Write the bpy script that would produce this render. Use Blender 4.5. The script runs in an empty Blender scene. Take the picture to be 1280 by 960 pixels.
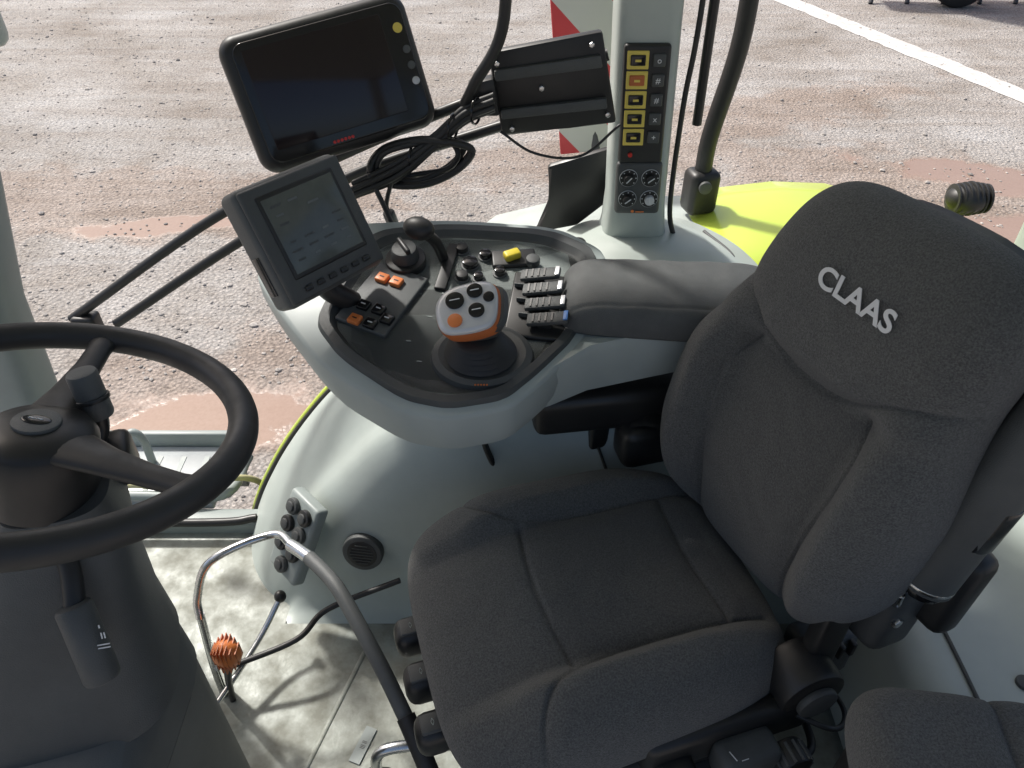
import bpy, bmesh, math, random
import numpy as np
from mathutils import Vector, Matrix
random.seed(4); rng=np.random.default_rng(4)
sc=bpy.context.scene
COL=sc.collection

# ------------------------------------------------------------ materials
def mat(name,col,rough=.5,metal=0,bump=0,bscale=400,var=0,vscale=6,col2=None,coat=0,sheen=0,detail=2,rvar=0,spec=.5):
    m=bpy.data.materials.new(name);m.use_nodes=True
    nt=m.node_tree;N=nt.nodes;L=nt.links;b=N['Principled BSDF']
    b.inputs['Base Color'].default_value=(*col,1);b.inputs['Roughness'].default_value=rough
    b.inputs['Metallic'].default_value=metal;b.inputs['Coat Weight'].default_value=coat
    b.inputs['Sheen Weight'].default_value=sheen
    b.inputs['Specular IOR Level'].default_value=spec
    tc=N.new('ShaderNodeTexCoord')
    if var or rvar:
        n=N.new('ShaderNodeTexNoise');n.inputs['Scale'].default_value=vscale;n.inputs['Detail'].default_value=4;n.inputs['Roughness'].default_value=.65
        L.new(tc.outputs['Object'],n.inputs['Vector'])
        if var:
            mx=N.new('ShaderNodeMix');mx.data_type='RGBA'
            c2=col2 or tuple(min(1,c*(1+var)) for c in col)
            mx.inputs['A'].default_value=(*[c*(1-var) for c in col],1) if not col2 else (*col,1)
            mx.inputs['B'].default_value=(*c2,1)
            r=N.new('ShaderNodeMapRange');r.inputs['From Min'].default_value=.35;r.inputs['From Max'].default_value=.65
            L.new(n.outputs['Fac'],r.inputs['Value']);L.new(r.outputs['Result'],mx.inputs['Factor']);L.new(mx.outputs['Result'],b.inputs['Base Color'])
        if rvar:
            r2=N.new('ShaderNodeMapRange');r2.inputs['From Min'].default_value=.35;r2.inputs['From Max'].default_value=.65
            r2.inputs['To Min'].default_value=rough-rvar;r2.inputs['To Max'].default_value=rough+rvar
            L.new(n.outputs['Fac'],r2.inputs['Value']);L.new(r2.outputs['Result'],b.inputs['Roughness'])
    if bump:
        n2=N.new('ShaderNodeTexNoise');n2.inputs['Scale'].default_value=bscale;n2.inputs['Detail'].default_value=detail
        L.new(tc.outputs['Object'],n2.inputs['Vector'])
        bp=N.new('ShaderNodeBump');bp.inputs['Strength'].default_value=bump;bp.inputs['Distance'].default_value=.002
        L.new(n2.outputs['Fac'],bp.inputs['Height']);L.new(bp.outputs['Normal'],b.inputs['Normal'])
    return m
FAB=mat('seat_fabric',(.112,.113,.109),.95,bump=1,bscale=750,var=.34,vscale=420,sheen=.2,spec=.15)
FABP=mat('seat_fabric_panel',(.094,.095,.092),.95,bump=1,bscale=750,var=.34,vscale=420,sheen=.2,spec=.15)
PAD=mat('armrest_vinyl',(.080,.085,.085),.6,bump=.5,bscale=900,var=.15,vscale=15)
BLK=mat('black_plastic',(.020,.020,.020),.42,rvar=.08,vscale=12)
BLKG=mat('gloss_black',(.012,.012,.013),.15)
RUB=mat('rubber',(.026,.026,.026),.5,rvar=.1,vscale=20)
CHAR=mat('charcoal_plastic',(.070,.075,.075),.48,bump=.35,bscale=900,var=.1,vscale=15)
DG=mat('dark_grey_plastic',(.095,.102,.102),.5,bump=.3,bscale=900,var=.1,vscale=9)
LG=mat('grey_green_plastic',(.44,.49,.46),.42,rvar=.1,vscale=7,var=.05)
LGC=mat('grey_console_shell',(.38,.425,.41),.5,rvar=.06,vscale=7,var=.05)
LGD=mat('grey_green_trim',(.29,.33,.32),.45,rvar=.1,vscale=9,var=.08)
FLO=mat('floor_mat',(.335,.365,.325),.55,bump=.3,bscale=120,var=.22,vscale=14,rvar=.15,col2=(.20,.205,.17))
GREEN=mat('green_paint',(.55,.68,.09),.3,coat=.5,var=.05,vscale=3)
SIL=mat('silver_face',(.62,.63,.64),.32,metal=.2)
CHR=mat('chromed_rod',(.62,.63,.63),.25,metal=1,rvar=.08,vscale=30)
ORG=mat('orange_plastic',(.75,.22,.06),.4,bump=.1)
ORGD=mat('dark_orange',(.5,.14,.04),.5)
YEL=mat('yellow_plastic',(.75,.60,.05),.4)
YLW=mat('pale_yellow_marking',(.78,.62,.12),.5)
WHT=mat('white_print',(.72,.73,.73),.6)
BLU=mat('blue_plastic',(.05,.2,.55),.4)
RED=mat('red_plastic',(.6,.03,.02),.4)
SCR=mat('lcd_screen',(.10,.112,.105),.14,var=.08,vscale=25)
SCRD=mat('lcd_detail',(.14,.15,.145),.3)
DSC=mat('dark_screen',(.012,.006,.008),.10)
HOSE=mat('yellow_hose',(.50,.47,.26),.5)
STEEL=mat('machine_steel',(.08,.08,.085),.6,var=.3,vscale=5)
REDP=mat('red_paint',(.45,.06,.04),.45,var=.2,vscale=4)
TYRE=mat('tyre_rubber',(.02,.02,.02),.85,bump=.4,bscale=80)
CLEAR=mat('dull_panel',(.42,.45,.46),.3,var=.1,vscale=10)
STONE=mat('stone',(.40,.37,.34),.9,var=.4,vscale=3)

# ------------------------------------------------------------ geometry helpers
def mk(name,verts,faces,m,smooth=True):
    me=bpy.data.meshes.new(name);me.from_pydata([tuple(v) for v in verts],[],[tuple(f) for f in faces]);me.update()
    if smooth:
        me.polygons.foreach_set('use_smooth',[True]*len(me.polygons))
    o=bpy.data.objects.new(name,me);COL.objects.link(o)
    if m: me.materials.append(m)
    return o
def frombm(name,bm,m,smooth=True,ang=40):
    bmesh.ops.recalc_face_normals(bm,faces=bm.faces)
    me=bpy.data.meshes.new(name);bm.to_mesh(me);bm.free()
    if smooth:
        me.polygons.foreach_set('use_smooth',[True]*len(me.polygons))
        try: me.set_sharp_from_angle(angle=math.radians(ang))
        except Exception: pass
    o=bpy.data.objects.new(name,me);COL.objects.link(o)
    if m: me.materials.append(m)
    return o
def group(name,parts,loc=None):
    e=bpy.data.objects.new(name,None);COL.objects.link(e);e.empty_display_size=.05
    if loc is None: 
        p=parts[0]; c=[Vector(v) for v in p.bound_box]; loc=p.matrix_basis@(sum(c,Vector())/8)
    loc=Vector(loc);e.location=loc
    for p in parts:
        p.parent=e;p.matrix_parent_inverse=Matrix.Translation(-loc)
    return e
def frame(x,y=None,z=None):
    return Matrix((x,y,z)).transposed()
def rotz(a): return Matrix.Rotation(math.radians(a),3,'Z')
def box(name,c,size,m,R=None,bev=.004,seg=3):
    bm=bmesh.new();bmesh.ops.create_cube(bm,size=1)
    for v in bm.verts: v.co=Vector((v.co.x*size[0],v.co.y*size[1],v.co.z*size[2]))
    if bev: bmesh.ops.bevel(bm,geom=bm.edges[:],offset=min(bev,min(size)*.49),segments=seg,profile=.5,affect='EDGES')
    R=R or Matrix.Identity(3)
    for v in bm.verts: v.co=R@v.co+Vector(c)
    return frombm(name,bm,m)
def rslab(name,c,w,h,th,rad,m,R,edge=.006):
    """rounded-corner slab: outline in R.x/R.y, thickness in R.z, softly rounded edges"""
    def lp(ins,z):
        out=[]
        for qx,qy,a0 in ((1,1,0),(-1,1,90),(-1,-1,180),(1,-1,270)):
            for k in range(9):
                a=math.radians(a0+k*90/8)
                out.append(R@Vector((qx*(w/2-rad)+math.cos(a)*(rad-ins),qy*(h/2-rad)+math.sin(a)*(rad-ins),z))+Vector(c))
        return out
    L=[]
    for k in range(5):
        a=math.pi/2*k/4;L.append(lp(edge*(1-math.sin(a)),-th/2+edge*(1-math.cos(a))))
    for k in range(5):
        a=math.pi/2*k/4;L.append(lp(edge*(1-math.cos(a)),th/2-edge*(1-math.sin(a))))
    return loft(name,L,m,ang=50)
def axframe(d):
    d=Vector(d).normalized();q=d.to_track_quat('Z','Y').to_matrix();return q
def cyl(name,p0,p1,r0,m,r1=None,bev=.002,seg=32):
    r1=r0 if r1 is None else r1
    p0=Vector(p0);p1=Vector(p1);h=(p1-p0).length
    bm=bmesh.new();bmesh.ops.create_cone(bm,cap_ends=True,segments=seg,radius1=r0,radius2=r1,depth=h)
    if bev:
        es=[e for e in bm.edges if len(e.link_faces)==2 and any(len(f.verts)>4 for f in e.link_faces)]
        bmesh.ops.bevel(bm,geom=es,offset=bev,segments=2,profile=.5,affect='EDGES')
    R=axframe(p1-p0);c=(p0+p1)/2
    for v in bm.verts: v.co=R@v.co+c
    return frombm(name,bm,m)
def ell(name,c,r,m,R=None,seg=24):
    bm=bmesh.new();bmesh.ops.create_uvsphere(bm,u_segments=seg,v_segments=seg//2,radius=1)
    R=R or Matrix.Identity(3)
    for v in bm.verts: v.co=R@Vector((v.co.x*r[0],v.co.y*r[1],v.co.z*r[2]))+Vector(c)
    return frombm(name,bm,m,ang=180)
def crom(pts,n=8,closed=False):
    P=[Vector(p) for p in pts];out=[]
    k=len(P);rg=range(k) if closed else range(k-1)
    for i in rg:
        p1=P[i];p2=P[(i+1)%k]
        p0=P[i-1] if (i>0 or closed) else p1*2-p2
        p3=P[(i+2)%k] if (i+2<k or closed) else p2*2-p1
        for j in range(n):
            t=j/n
            out.append(.5*((2*p1)+(p2-p0)*t+(2*p0-5*p1+4*p2-p3)*t*t+(3*p1-p0-3*p2+p3)*t**3))
    if not closed: out.append(P[-1])
    return out
def tube(name,pts,r,m,closed=False,n=8,seg=12,spline=True,flat=None):
    P=crom(pts,n,closed) if spline else [Vector(p) for p in pts]
    K=len(P);V=[];F=[]
    up=None
    for i in range(K):
        if closed: t=(P[(i+1)%K]-P[i-1]).normalized()
        else: t=(P[min(i+1,K-1)]-P[max(i-1,0)]).normalized()
        if up is None:
            up=Vector((0,0,1)) if abs(t.z)<.9 else Vector((1,0,0))
        up=(up-t*up.dot(t)).normalized();s=t.cross(up)
        rr=r if not hasattr(r,'__len__') else r[0]+(r[1]-r[0])*i/(K-1)
        for j in range(seg):
            a=2*math.pi*j/seg
            V.append(P[i]+up*(math.cos(a)*rr*(flat or 1))+s*(math.sin(a)*rr))
    for i in range(K if closed else K-1):
        for j in range(seg):
            a=i*seg+j;b=i*seg+(j+1)%seg;c=((i+1)%K)*seg+(j+1)%seg;d=((i+1)%K)*seg+j
            F.append((a,b,c,d))
    if not closed:
        F.append(tuple(range(seg))[::-1]);F.append(tuple((K-1)*seg+j for j in range(seg)))
    bm=bmesh.new();vs=[bm.verts.new(v) for v in V]
    for f in F: bm.faces.new([vs[i] for i in f])
    return frombm(name,bm,m,ang=60)
def loft(name,loops,m,caps=True,ang=40,closed=True):
    n=len(loops[0]);bm=bmesh.new();vs=[[bm.verts.new(Vector(p)) for p in l] for l in loops]
    for i in range(len(loops)-1):
        for j in range(n if closed else n-1):
            bm.faces.new((vs[i][j],vs[i][(j+1)%n],vs[i+1][(j+1)%n],vs[i+1][j]))
    if caps:
        bm.faces.new(vs[0]);bm.faces.new(vs[-1])
    return frombm(name,bm,m,ang=ang)
def sell(cx,cy,rx,ry,z,n=48,e=3.2,rot=0):
    out=[]
    for i in range(n):
        a=2*math.pi*i/n;c,s=math.cos(a),math.sin(a)
        x=rx*math.copysign(abs(c)**(2/e),c);y=ry*math.copysign(abs(s)**(2/e),s)
        ca,sa=math.cos(rot),math.sin(rot)
        out.append((cx+x*ca-y*sa,cy+x*sa+y*ca,z))
    return out
def rpoly(pts,it=3,cut=.22):
    P=[Vector(p) for p in pts]
    for _ in range(it):
        Q=[]
        for i in range(len(P)):
            a=P[i];b=P[(i+1)%len(P)];Q+=[a*(1-cut)+b*cut,a*cut+b*(1-cut)]
        P=Q
    return P
def text(name,s,o,xd,yd,size,m,ext=.0004,off=0,align='CENTER',sx=1):
    cu=bpy.data.curves.new(name,'FONT');cu.body=s;cu.size=size;cu.extrude=ext;cu.offset=off;cu.align_x=align;cu.align_y='CENTER'
    t=bpy.data.objects.new(name+'_c',cu);COL.objects.link(t)
    dg=bpy.context.evaluated_depsgraph_get();me=bpy.data.meshes.new_from_object(t.evaluated_get(dg))
    bpy.data.objects.remove(t)
    x=Vector(xd).normalized();y=Vector(yd);y=(y-x*y.dot(x)).normalized();z=x.cross(y)
    for v in me.vertices: v.co=Vector(o)+x*v.co.x*sx+y*v.co.y+z*v.co.z
    me.materials.clear();me.materials.append(m)
    ob=bpy.data.objects.new(name,me);COL.objects.link(ob);return ob

def pillow(name,O,X,Y,Z,a,wf,top,thick,m,n=3.5,N=170,seams=(),ep=5,panel=None,sw=.0032,sd=.0065,yc=None):
    g=np.sin(np.linspace(-1,1,N)*math.pi/2)
    S,T=np.meshgrid(g,g,indexing='ij')
    rho=np.maximum(abs(S),abs(T));rs=np.where(rho<1e-9,1,rho)
    dx=S/rs;dy=T/rs
    nn_=n if not hasattr(n,'__len__') else np.where(dx>0,n[1],n[0])
    k=(abs(dx)**nn_+abs(dy)**nn_)**(-1/nn_)
    U=dx*k*rho;Vv=dy*k*rho
    W=wf(U);x=U*a;y=Vv*W
    edge=np.clip(1-rho**ep,0,1)**.5
    h=top(x,y,U,Vv)
    dmin=np.full(x.shape,9.)
    for s in seams:
        P=np.array([(p.x,p.y) for p in crom([(q[0],q[1],0) for q in s],10)])
        for i in range(len(P)-1):
            A=P[i];B=P[i+1];d=B-A;t=np.clip(((x-A[0])*d[0]+(y-A[1])*d[1])/(d@d+1e-12),0,1)
            dd=np.hypot(x-A[0]-t*d[0],y-A[1]-t*d[1]);dmin=np.minimum(dmin,dd)
    wr=.0009*np.sin(x*61+2*np.sin(y*37))*np.sin(y*53+1.7*np.sin(x*41))
    zt=(h+wr)*edge-sd*np.exp(-(dmin/sw)**2)-sd*.7*np.exp(-(dmin/(sw*5))**2)
    zb=-thick*np.clip(1-rho**8,0,1)**.5
    X,Y,Z,O=[np.array(q,dtype=float) for q in (X,Y,Z,O)]
    yo=y+(yc(x) if yc else 0)
    def w(z): return O+x[...,None]*X+yo[...,None]*Y+z[...,None]*Z
    Vt=w(zt).reshape(-1,3);Vb=w(zb).reshape(-1,3)
    F=[]
    for i in range(N-1):
        for j in range(N-1):
            q=i*N+j;F.append((q,q+N,q+N+1,q+1))
    off=N*N
    F2=[(f[3]+off,f[2]+off,f[1]+off,f[0]+off) for f in F]
    V=np.vstack([Vt,Vb])
    me=bpy.data.meshes.new(name);me.from_pydata(V.tolist(),[],F+F2);me.update()
    bm=bmesh.new();bm.from_mesh(me);bmesh.ops.remove_doubles(bm,verts=bm.verts,dist=1e-5);bmesh.ops.recalc_face_normals(bm,faces=bm.faces);bm.to_mesh(me);bm.free()
    me.polygons.foreach_set('use_smooth',[True]*len(me.polygons))
    me.materials.append(m)
    o=bpy.data.objects.new(name,me);COL.objects.link(o)
    if panel:
        me.materials.append(panel[0])
        for p in me.polygons:
            c=p.center;d=Vector(c)-Vector(O);
            if panel[1](d.dot(Vector(X)),d.dot(Vector(Y)),d.dot(Vector(Z))): p.material_index=1
    return o
def sstep(x,a,b):
    t=np.clip((x-a)/(b-a),0,1);return t*t*(3-2*t)

# ------------------------------------------------------------ GROUND
GZ=-1.35
gm=bpy.data.materials.new('gravel_ground');gm.use_nodes=True
nt=gm.node_tree;N_=nt.nodes;L_=nt.links;b=N_['Principled BSDF'];b.inputs['Specular IOR Level'].default_value=.35
tc=N_.new('ShaderNodeTexCoord')
def noise(s,d=5,r=.6,vec=None,dist=0):
    n=N_.new('ShaderNodeTexNoise');n.inputs['Scale'].default_value=s;n.inputs['Detail'].default_value=d;n.inputs['Roughness'].default_value=r;n.inputs['Distortion'].default_value=dist
    L_.new(vec or tc.outputs['Object'],n.inputs['Vector']);return n.outputs['Fac']
def ramp(f,stops):
    r=N_.new('ShaderNodeValToRGB');e=r.color_ramp.elements
    while len(e)<len(stops): e.new(.5)
    for i,(p,c) in enumerate(stops): e[i].position=p;e[i].color=(*c,1) if len(c)==3 else c
    L_.new(f,r.inputs[0]);return r.outputs[0]
def mixc(f,a,bb,bt='MIX'):
    m=N_.new('ShaderNodeMix');m.data_type='RGBA';m.blend_type=bt
    if isinstance(f,float): m.inputs['Factor'].default_value=f
    else: L_.new(f,m.inputs['Factor'])
    for k,v in (('A',a),('B',bb)):
        if isinstance(v,tuple): m.inputs[k].default_value=(*v,1)
        else: L_.new(v,m.inputs[k])
    return m.outputs['Result']
def math_(op,a,bb=None,cl=False):
    m=N_.new('ShaderNodeMath');m.operation=op;m.use_clamp=cl
    for i,v in enumerate((a,bb)):
        if v is None: continue
        if isinstance(v,(int,float)): m.inputs[i].default_value=v
        else: L_.new(v,m.inputs[i])
    return m.outputs[0]
base=ramp(noise(.75,8,.68),[(.30,(.31,.275,.24)),(.45,(.40,.372,.345)),(.58,(.47,.45,.43)),(.72,(.54,.525,.51))])
fnz=noise(55,5,.78)
fine=ramp(fnz,[(.34,(.47,.46,.45)),(.48,(.93,.93,.93)),(.66,(1.28,1.28,1.28))])
c=mixc(1.0,base,fine,'MULTIPLY')
vo=N_.new('ShaderNodeTexVoronoi');vo.inputs['Scale'].default_value=38;vo.inputs['Randomness'].default_value=1;L_.new(tc.outputs['Object'],vo.inputs['Vector'])
peb=ramp(vo.outputs['Distance'],[(.0,(1.22,1.21,1.2)),(.45,(.9,.9,.9)),(.75,(.6,.6,.6))])
c=mixc(.5,c,mixc(1.0,c,peb,'MULTIPLY'))
def tracks(rot,scale,lo_,amt):
    global c
    mp=N_.new('ShaderNodeMapping');mp.inputs['Rotation'].default_value=(0,0,math.radians(rot));mp.inputs['Scale'].default_value=scale
    L_.new(tc.outputs['Object'],mp.inputs['Vector'])
    tr=ramp(noise(1.3,4,.55,mp.outputs['Vector'],.5),[(.42,(1,1,1)),(.5,lo_),(.58,(1.05,1.04,1.03))])
    c=mixc(amt,c,mixc(1.0,c,tr,'MULTIPLY'))
tracks(28,(.14,1.5,1),(.82,.775,.735),.55)
tracks(-48,(.16,1.2,1),(.85,.81,.78),.5)
def blob(cx,cy,rx,ry,rot):
    m=N_.new('ShaderNodeMapping');m.vector_type='TEXTURE';m.inputs['Location'].default_value=(cx,cy,GZ);m.inputs['Rotation'].default_value=(0,0,math.radians(rot));m.inputs['Scale'].default_value=(rx,ry,1)
    L_.new(tc.outputs['Object'],m.inputs['Vector'])
    ln=N_.new('ShaderNodeVectorMath');ln.operation='LENGTH';L_.new(m.outputs['Vector'],ln.inputs[0])
    d=math_('ADD',ln.outputs['Value'],blobn)
    r=N_.new('ShaderNodeMapRange');r.inputs['From Min'].default_value=1.12;r.inputs['From Max'].default_value=.8
    L_.new(d,r.inputs['Value']);return r.outputs['Result']
blobn=math_('MULTIPLY',math_('SUBTRACT',noise(2.4,5,.6),.5),2.0)
pud=math_('ADD',blob(-1.75,2.95,.75,.36,15),math_('ADD',blob(4.0,6.0,.9,.28,-25),math_('ADD',blob(3.9,5.0,.9,.28,-20),blob(-2.6,5.2,.7,.14,10))),True)
damp=math_('ADD',blob(-1.7,3.1,1.5,.7,20),math_('ADD',blob(3.6,5.6,2.2,.9,-20),math_('ADD',blob(1.6,7.0,3.0,.5,25),blob(-3.2,5.6,2.2,.6,-5))),True)
c=mixc(math_('MULTIPLY',damp,.55),c,mixc(1.0,c,(.84,.69,.60),'MULTIPLY'))
c=mixc(math_('MULTIPLY',pud,.85),c,(.33,.225,.175))
L_.new(c,b.inputs['Base Color'])
rr=N_.new('ShaderNodeMapRange');rr.inputs['To Min'].default_value=.9;rr.inputs['To Max'].default_value=.06;L_.new(pud,rr.inputs['Value']);L_.new(rr.outputs['Result'],b.inputs['Roughness'])
h=math_('ADD',math_('MULTIPLY',fnz,.5),math_('MULTIPLY',vo.outputs['Distance'],-.6))
bp=N_.new('ShaderNodeBump');bp.inputs['Distance'].default_value=.025
L_.new(math_('SUBTRACT',.8,math_('MULTIPLY',pud,.795)),bp.inputs['Strength']);L_.new(h,bp.inputs['Height']);L_.new(bp.outputs['Normal'],b.inputs['Normal'])
gr=mk('ground',[(-400,-400,GZ),(400,-400,GZ),(400,400,GZ),(-400,400,GZ)],[(0,1,2,3)],gm,False)
pm=mat('worn_white_paint',(.74,.72,.70),.8,var=.5,vscale=9,col2=(.52,.49,.46),bump=.4,bscale=40)
d=Vector((1.45,-3.95,0)).normalized();nn=Vector((d.y*-1,d.x,0))
p0=Vector((3.83,11.75,GZ+.005));a0=p0-d*12;a1=p0+d*14;w=.17
V=[];F=[]
for i in range(200):
    q=a0.lerp(a1,i/199);e1=random.uniform(-.018,.018);e2=random.uniform(-.018,.018)
    V+=[q-nn*(w+e1),q+nn*(w+e2)]
    if i: F.append((2*i-2,2*i-1,2*i+1,2*i))
mk('painted_road_line',V,F,pm,False)
V=[];F=[]
ico=bmesh.new();bmesh.ops.create_icosphere(ico,subdivisions=1,radius=1);iv=[v.co.copy() for v in ico.verts];iff=[[v.index for v in f.verts] for f in ico.faces];ico.free()
for i in range(9000):
    y=1.9+ (random.random()**1.5)*10;x=random.uniform(-1,1)*(.8*y+.8)
    if ((x+1.75)/.8)**2+((y-2.95)/.45)**2<1: continue
    s=random.uniform(.005,.014)*(1 if random.random()<.93 else 1.8);sx,sy,sz=s*random.uniform(.7,1.4),s*random.uniform(.7,1.3),s*random.uniform(.4,.8)
    a=random.random()*6.28;ca,sa=math.cos(a),math.sin(a);o=len(V)
    for v in iv:
        j=random.uniform(.8,1.2);px,py,pz=v.x*sx*j,v.y*sy*j,v.z*sz
        V.append((x+px*ca-py*sa,y+px*sa+py*ca,GZ+sz*.3+pz))
    F+=[[k+o for k in f] for f in iff]
mk('gravel',V,F,STONE,False)

# ------------------------------------------------------------ SEAT
def yawF(a): a=math.radians(a);return Vector((-math.cos(a),-math.sin(a),0)),Vector((-math.sin(a),math.cos(a),0))
Fd,Rt=yawF(17);Zu=Vector((0,0,1))
parts=[]
def ctop(x,y,U,V):
    bol=sstep(abs(y),.115,.155)*.036*(1-.45*sstep(-x,.08,.2))*(1-.6*sstep(x,.12,.2))
    return .083+bol-.032*sstep(x,.05,.26)+.012*np.cos(np.clip(y/.12,-1,1)*math.pi/2)*sstep(x,-.2,.1)
cu=pillow('seat_cushion',Vector((.12,.695,.405)),Fd,Rt,Zu,.266,lambda U:.234+.014*U,ctop,.045,FAB,n=4.2,N=200,
   seams=[[(-.22,.125),(-.1,.122),(.02,.125),(.10,.145),(.14,.19),(.15,.26)],[(-.22,-.125),(-.1,-.122),(.02,-.125),(.10,-.145),(.14,-.19),(.15,-.26)],
          [(.075,.137),(.09,0),(.075,-.137)],[(-.165,.125),(-.155,0),(-.165,-.125)]],ep=6,
   panel=(FABP,lambda x,y,z: abs(y)<.124 and -.2<x<.08 and z>.03))
parts.append(cu)
Bo=Vector((.376,.760,.455));Ub=Vector((.09,.055,.56)).normalized()
Fb,Rb=yawF(24.5);Lb=-Rb
Nb=Lb.cross(Ub).normalized()
if Nb.dot(Fb)<0: Nb=-Nb
Lb=(Lb-Ub*Lb.dot(Ub)).normalized()
H=.595
def bw(U):
    return .226-.040*sstep(U,-.1,.50)-.010*sstep(-U,.5,1)
def ycf(x): return .030*sstep(x,-.02,.24)
def btop(x,y,U,V):
    low=1-sstep(x,.02,.14)
    bol=sstep(abs(y),.095,.16)*.050*low
    head=sstep(x,.062,.10)*(.022)
    lum=.012*np.exp(-((x+.12)/.1)**2)
    return .060+bol+head+lum-.012*sstep(x,.2,.3)
bk=pillow('backrest_cushion',Bo+Ub*(H/2),Ub,Lb,Nb,H/2,bw,btop,.055,FAB,n=(3.4,4.4),N=210,yc=ycf,
   seams=[[(.155,-.24),(.115,-.13),(.068,-.06),(.058,0),(.068,.06),(.115,.13),(.155,.24)],
          [(.068,-.10),(.0,-.122),(-.12,-.112),(-.22,-.10),(-.3,-.10)],[(.068,.10),(.0,.122),(-.12,.112),(-.22,.10),(-.3,.10)]],ep=6,
   panel=(FABP,lambda x,y,z: abs(y)<.114 and x<.058 and z>.03))
parts.append(bk)
def bframe(x,y,z): return Bo+Ub*(H/2+x)+Lb*y+Nb*z
loops=[]
for zz,sc_ in ((-.03,.93),(-.07,.95),(-.10,.85),(-.11,.6)):
    lp=[]
    for i in range(48):
        a=2*math.pi*i/48;cc,ss=math.cos(a),math.sin(a);k=(abs(cc)**3.4+abs(ss)**3.4)**(-1/3.4)
        u=cc*k;v=ss*k;lp.append(bframe(u*.30*sc_,v*float(bw(np.array(u)))*sc_+float(ycf(np.array(u*.30*sc_))),zz))
    loops.append(lp)
parts.append(loft('backrest_shell',loops,BLK,ang=60))
tp=bframe(.196,.036,.0835)
parts.append(text('headrest_lettering','CLAAS',tp,Lb-Ub*.03,Ub,.038,WHT,ext=.0005,off=.0009,sx=1.04))
def sf(x,y,z): return Vector((.12,.695,z))+Fd*x+Rt*y
Rs=frame(Fd,Rt,Zu)
parts.append(box('seat_pan',sf(-.01,0,.375),(.46,.42,.05),BLK,Rs,.015))
for i in range(5):
    parts.append(box('bellows_%d'%i,sf(-.03,0,.10+i*.052),(.40-.02*(i%2),.36-.02*(i%2),.045),RUB,Rs,.018))
parts.append(box('seat_base',sf(-.03,0,.04),(.46,.40,.07),BLK,Rs,.01))
for i,yy in enumerate((.060,-.02,-.10)):
    p=sf(.272,yy,.365)
    parts.append(box('adjuster_knob_%d'%i,p,(.055,.050,.060),BLK,Rs,.018))
    parts.append(box('adjuster_stem_%d'%i,p-Fd*.04,(.06,.02,.02),CHAR,Rs,.004))
    parts.append(box('adjuster_ridge_%d'%i,p+Vector((0,0,.028)),(.036,.030,.008),CHAR,Rs,.003))
    parts.append(text('adjuster_mark_%d'%i,'<>',p+Vector((0,0,.0324)),-Rt,Fd,.010,LGD))
parts.append(cyl('recliner_pivot',sf(-.24,-.17,.43),sf(-.24,-.24,.43),.050,BLK,bev=.008))
parts.append(cyl('recliner_cap',sf(-.24,-.24,.43),sf(-.24,-.252,.43),.03,CHAR,bev=.004))
parts.append(box('side_valance',sf(-.12,-.225,.385),(.26,.035,.075),BLK,Rs,.014))
parts.append(box('adjuster_box',sf(-.13,-.262,.375),(.09,.05,.06),CHAR,Rs,.014))
parts.append(box('adjuster_box_front',sf(-.03,-.25,.36),(.06,.045,.05),BLK,Rs,.014))
parts.append(cyl('adjuster_dial',sf(-.19,-.262,.37),sf(-.19,-.30,.37),.026,BLK,bev=.005))
for i in range(14):
    a=i*2*math.pi/14;q=sf(-.19,-.283,.37)+Fd*math.cos(a)*.026+Zu*math.sin(a)*.026
    parts.append(cyl('dial_rib_%d'%i,q+Rt*.014,q-Rt*.014,.0025,CHAR,bev=0,seg=8))
parts.append(text('adjuster_print','\\ _',sf(-.11,-.27,.4065),-Fd,Rt,.02,WHT))
parts.append(box('recliner_arm',sf(-.27,-.19,.49),(.05,.03,.16),BLK,Rs,.01))
parts.append(tube('seat_cable',[sf(-.15,-.24,.36),sf(-.18,-.27,.33),sf(-.24,-.27,.34),sf(-.28,-.2,.30)],.006,RUB))
parts.append(tube('seat_cable_thin',[sf(-.20,-.22,.40),sf(-.26,-.27,.39),sf(-.31,-.24,.36),sf(-.33,-.15,.32)],.004,RUB))
parts.append(box('height_rail',sf(-.33,-.14,.36),(.10,.06,.10),CHAR,Rs,.015))
for i in range(4): parts.append(box('rail_tooth_%d'%i,sf(-.30-.02*i,-.172,.395),(.008,.012,.03),BLK,Rs,.002))
q0=bframe(-.12,.220,-.035);q1=bframe(.31,.235,-.055)
parts.append(tube('folded_armrest',[q0,q0.lerp(q1,.3)+Nb*.004,q0.lerp(q1,.7),q1],.036,CHAR,seg=24))
parts.append(cyl('folded_armrest_collar',q0.lerp(q1,.20),q0.lerp(q1,.36),.0378,BLKG,bev=.004))
parts.append(cyl('folded_armrest_end',q0-Ub*.016,q0+Ub*.006,.031,BLKG,bev=.008))
parts.append(cyl('folded_armrest_ring',q0+Ub*.004,q0+Ub*.009,.0365,CHR,bev=.001))
parts.append(box('folded_armrest_bracket',bframe(-.185,.19,-.055),(.17,.07,.08),CHAR,frame(Ub,Lb,Nb),.02))
parts.append(box('bracket_cover',bframe(-.14,.215,-.09),(.14,.09,.05),BLK,frame(Ub,Lb,Nb),.018))
parts.append(cyl('bracket_bolt',bframe(-.17,.215,-.02),bframe(-.14,.218,-.005),.006,CHR))
parts.append(cyl('bracket_screw',bframe(-.20,.22,-.03),bframe(-.20,.228,-.03),.008,CHR,seg=6))
parts.append(box('belt_buckle',(.155,1.00,.50),(.035,.022,.07),BLK,rotz(20),.006))
parts.append(box('belt_buckle_button',(.150,.992,.533),(.025,.016,.016),RED,rotz(20),.003))
parts.append(tube('belt_strap',[(.155,1.0,.47),(.18,.98,.40),(.2,.95,.34)],.016,RUB,flat=.2))
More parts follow.
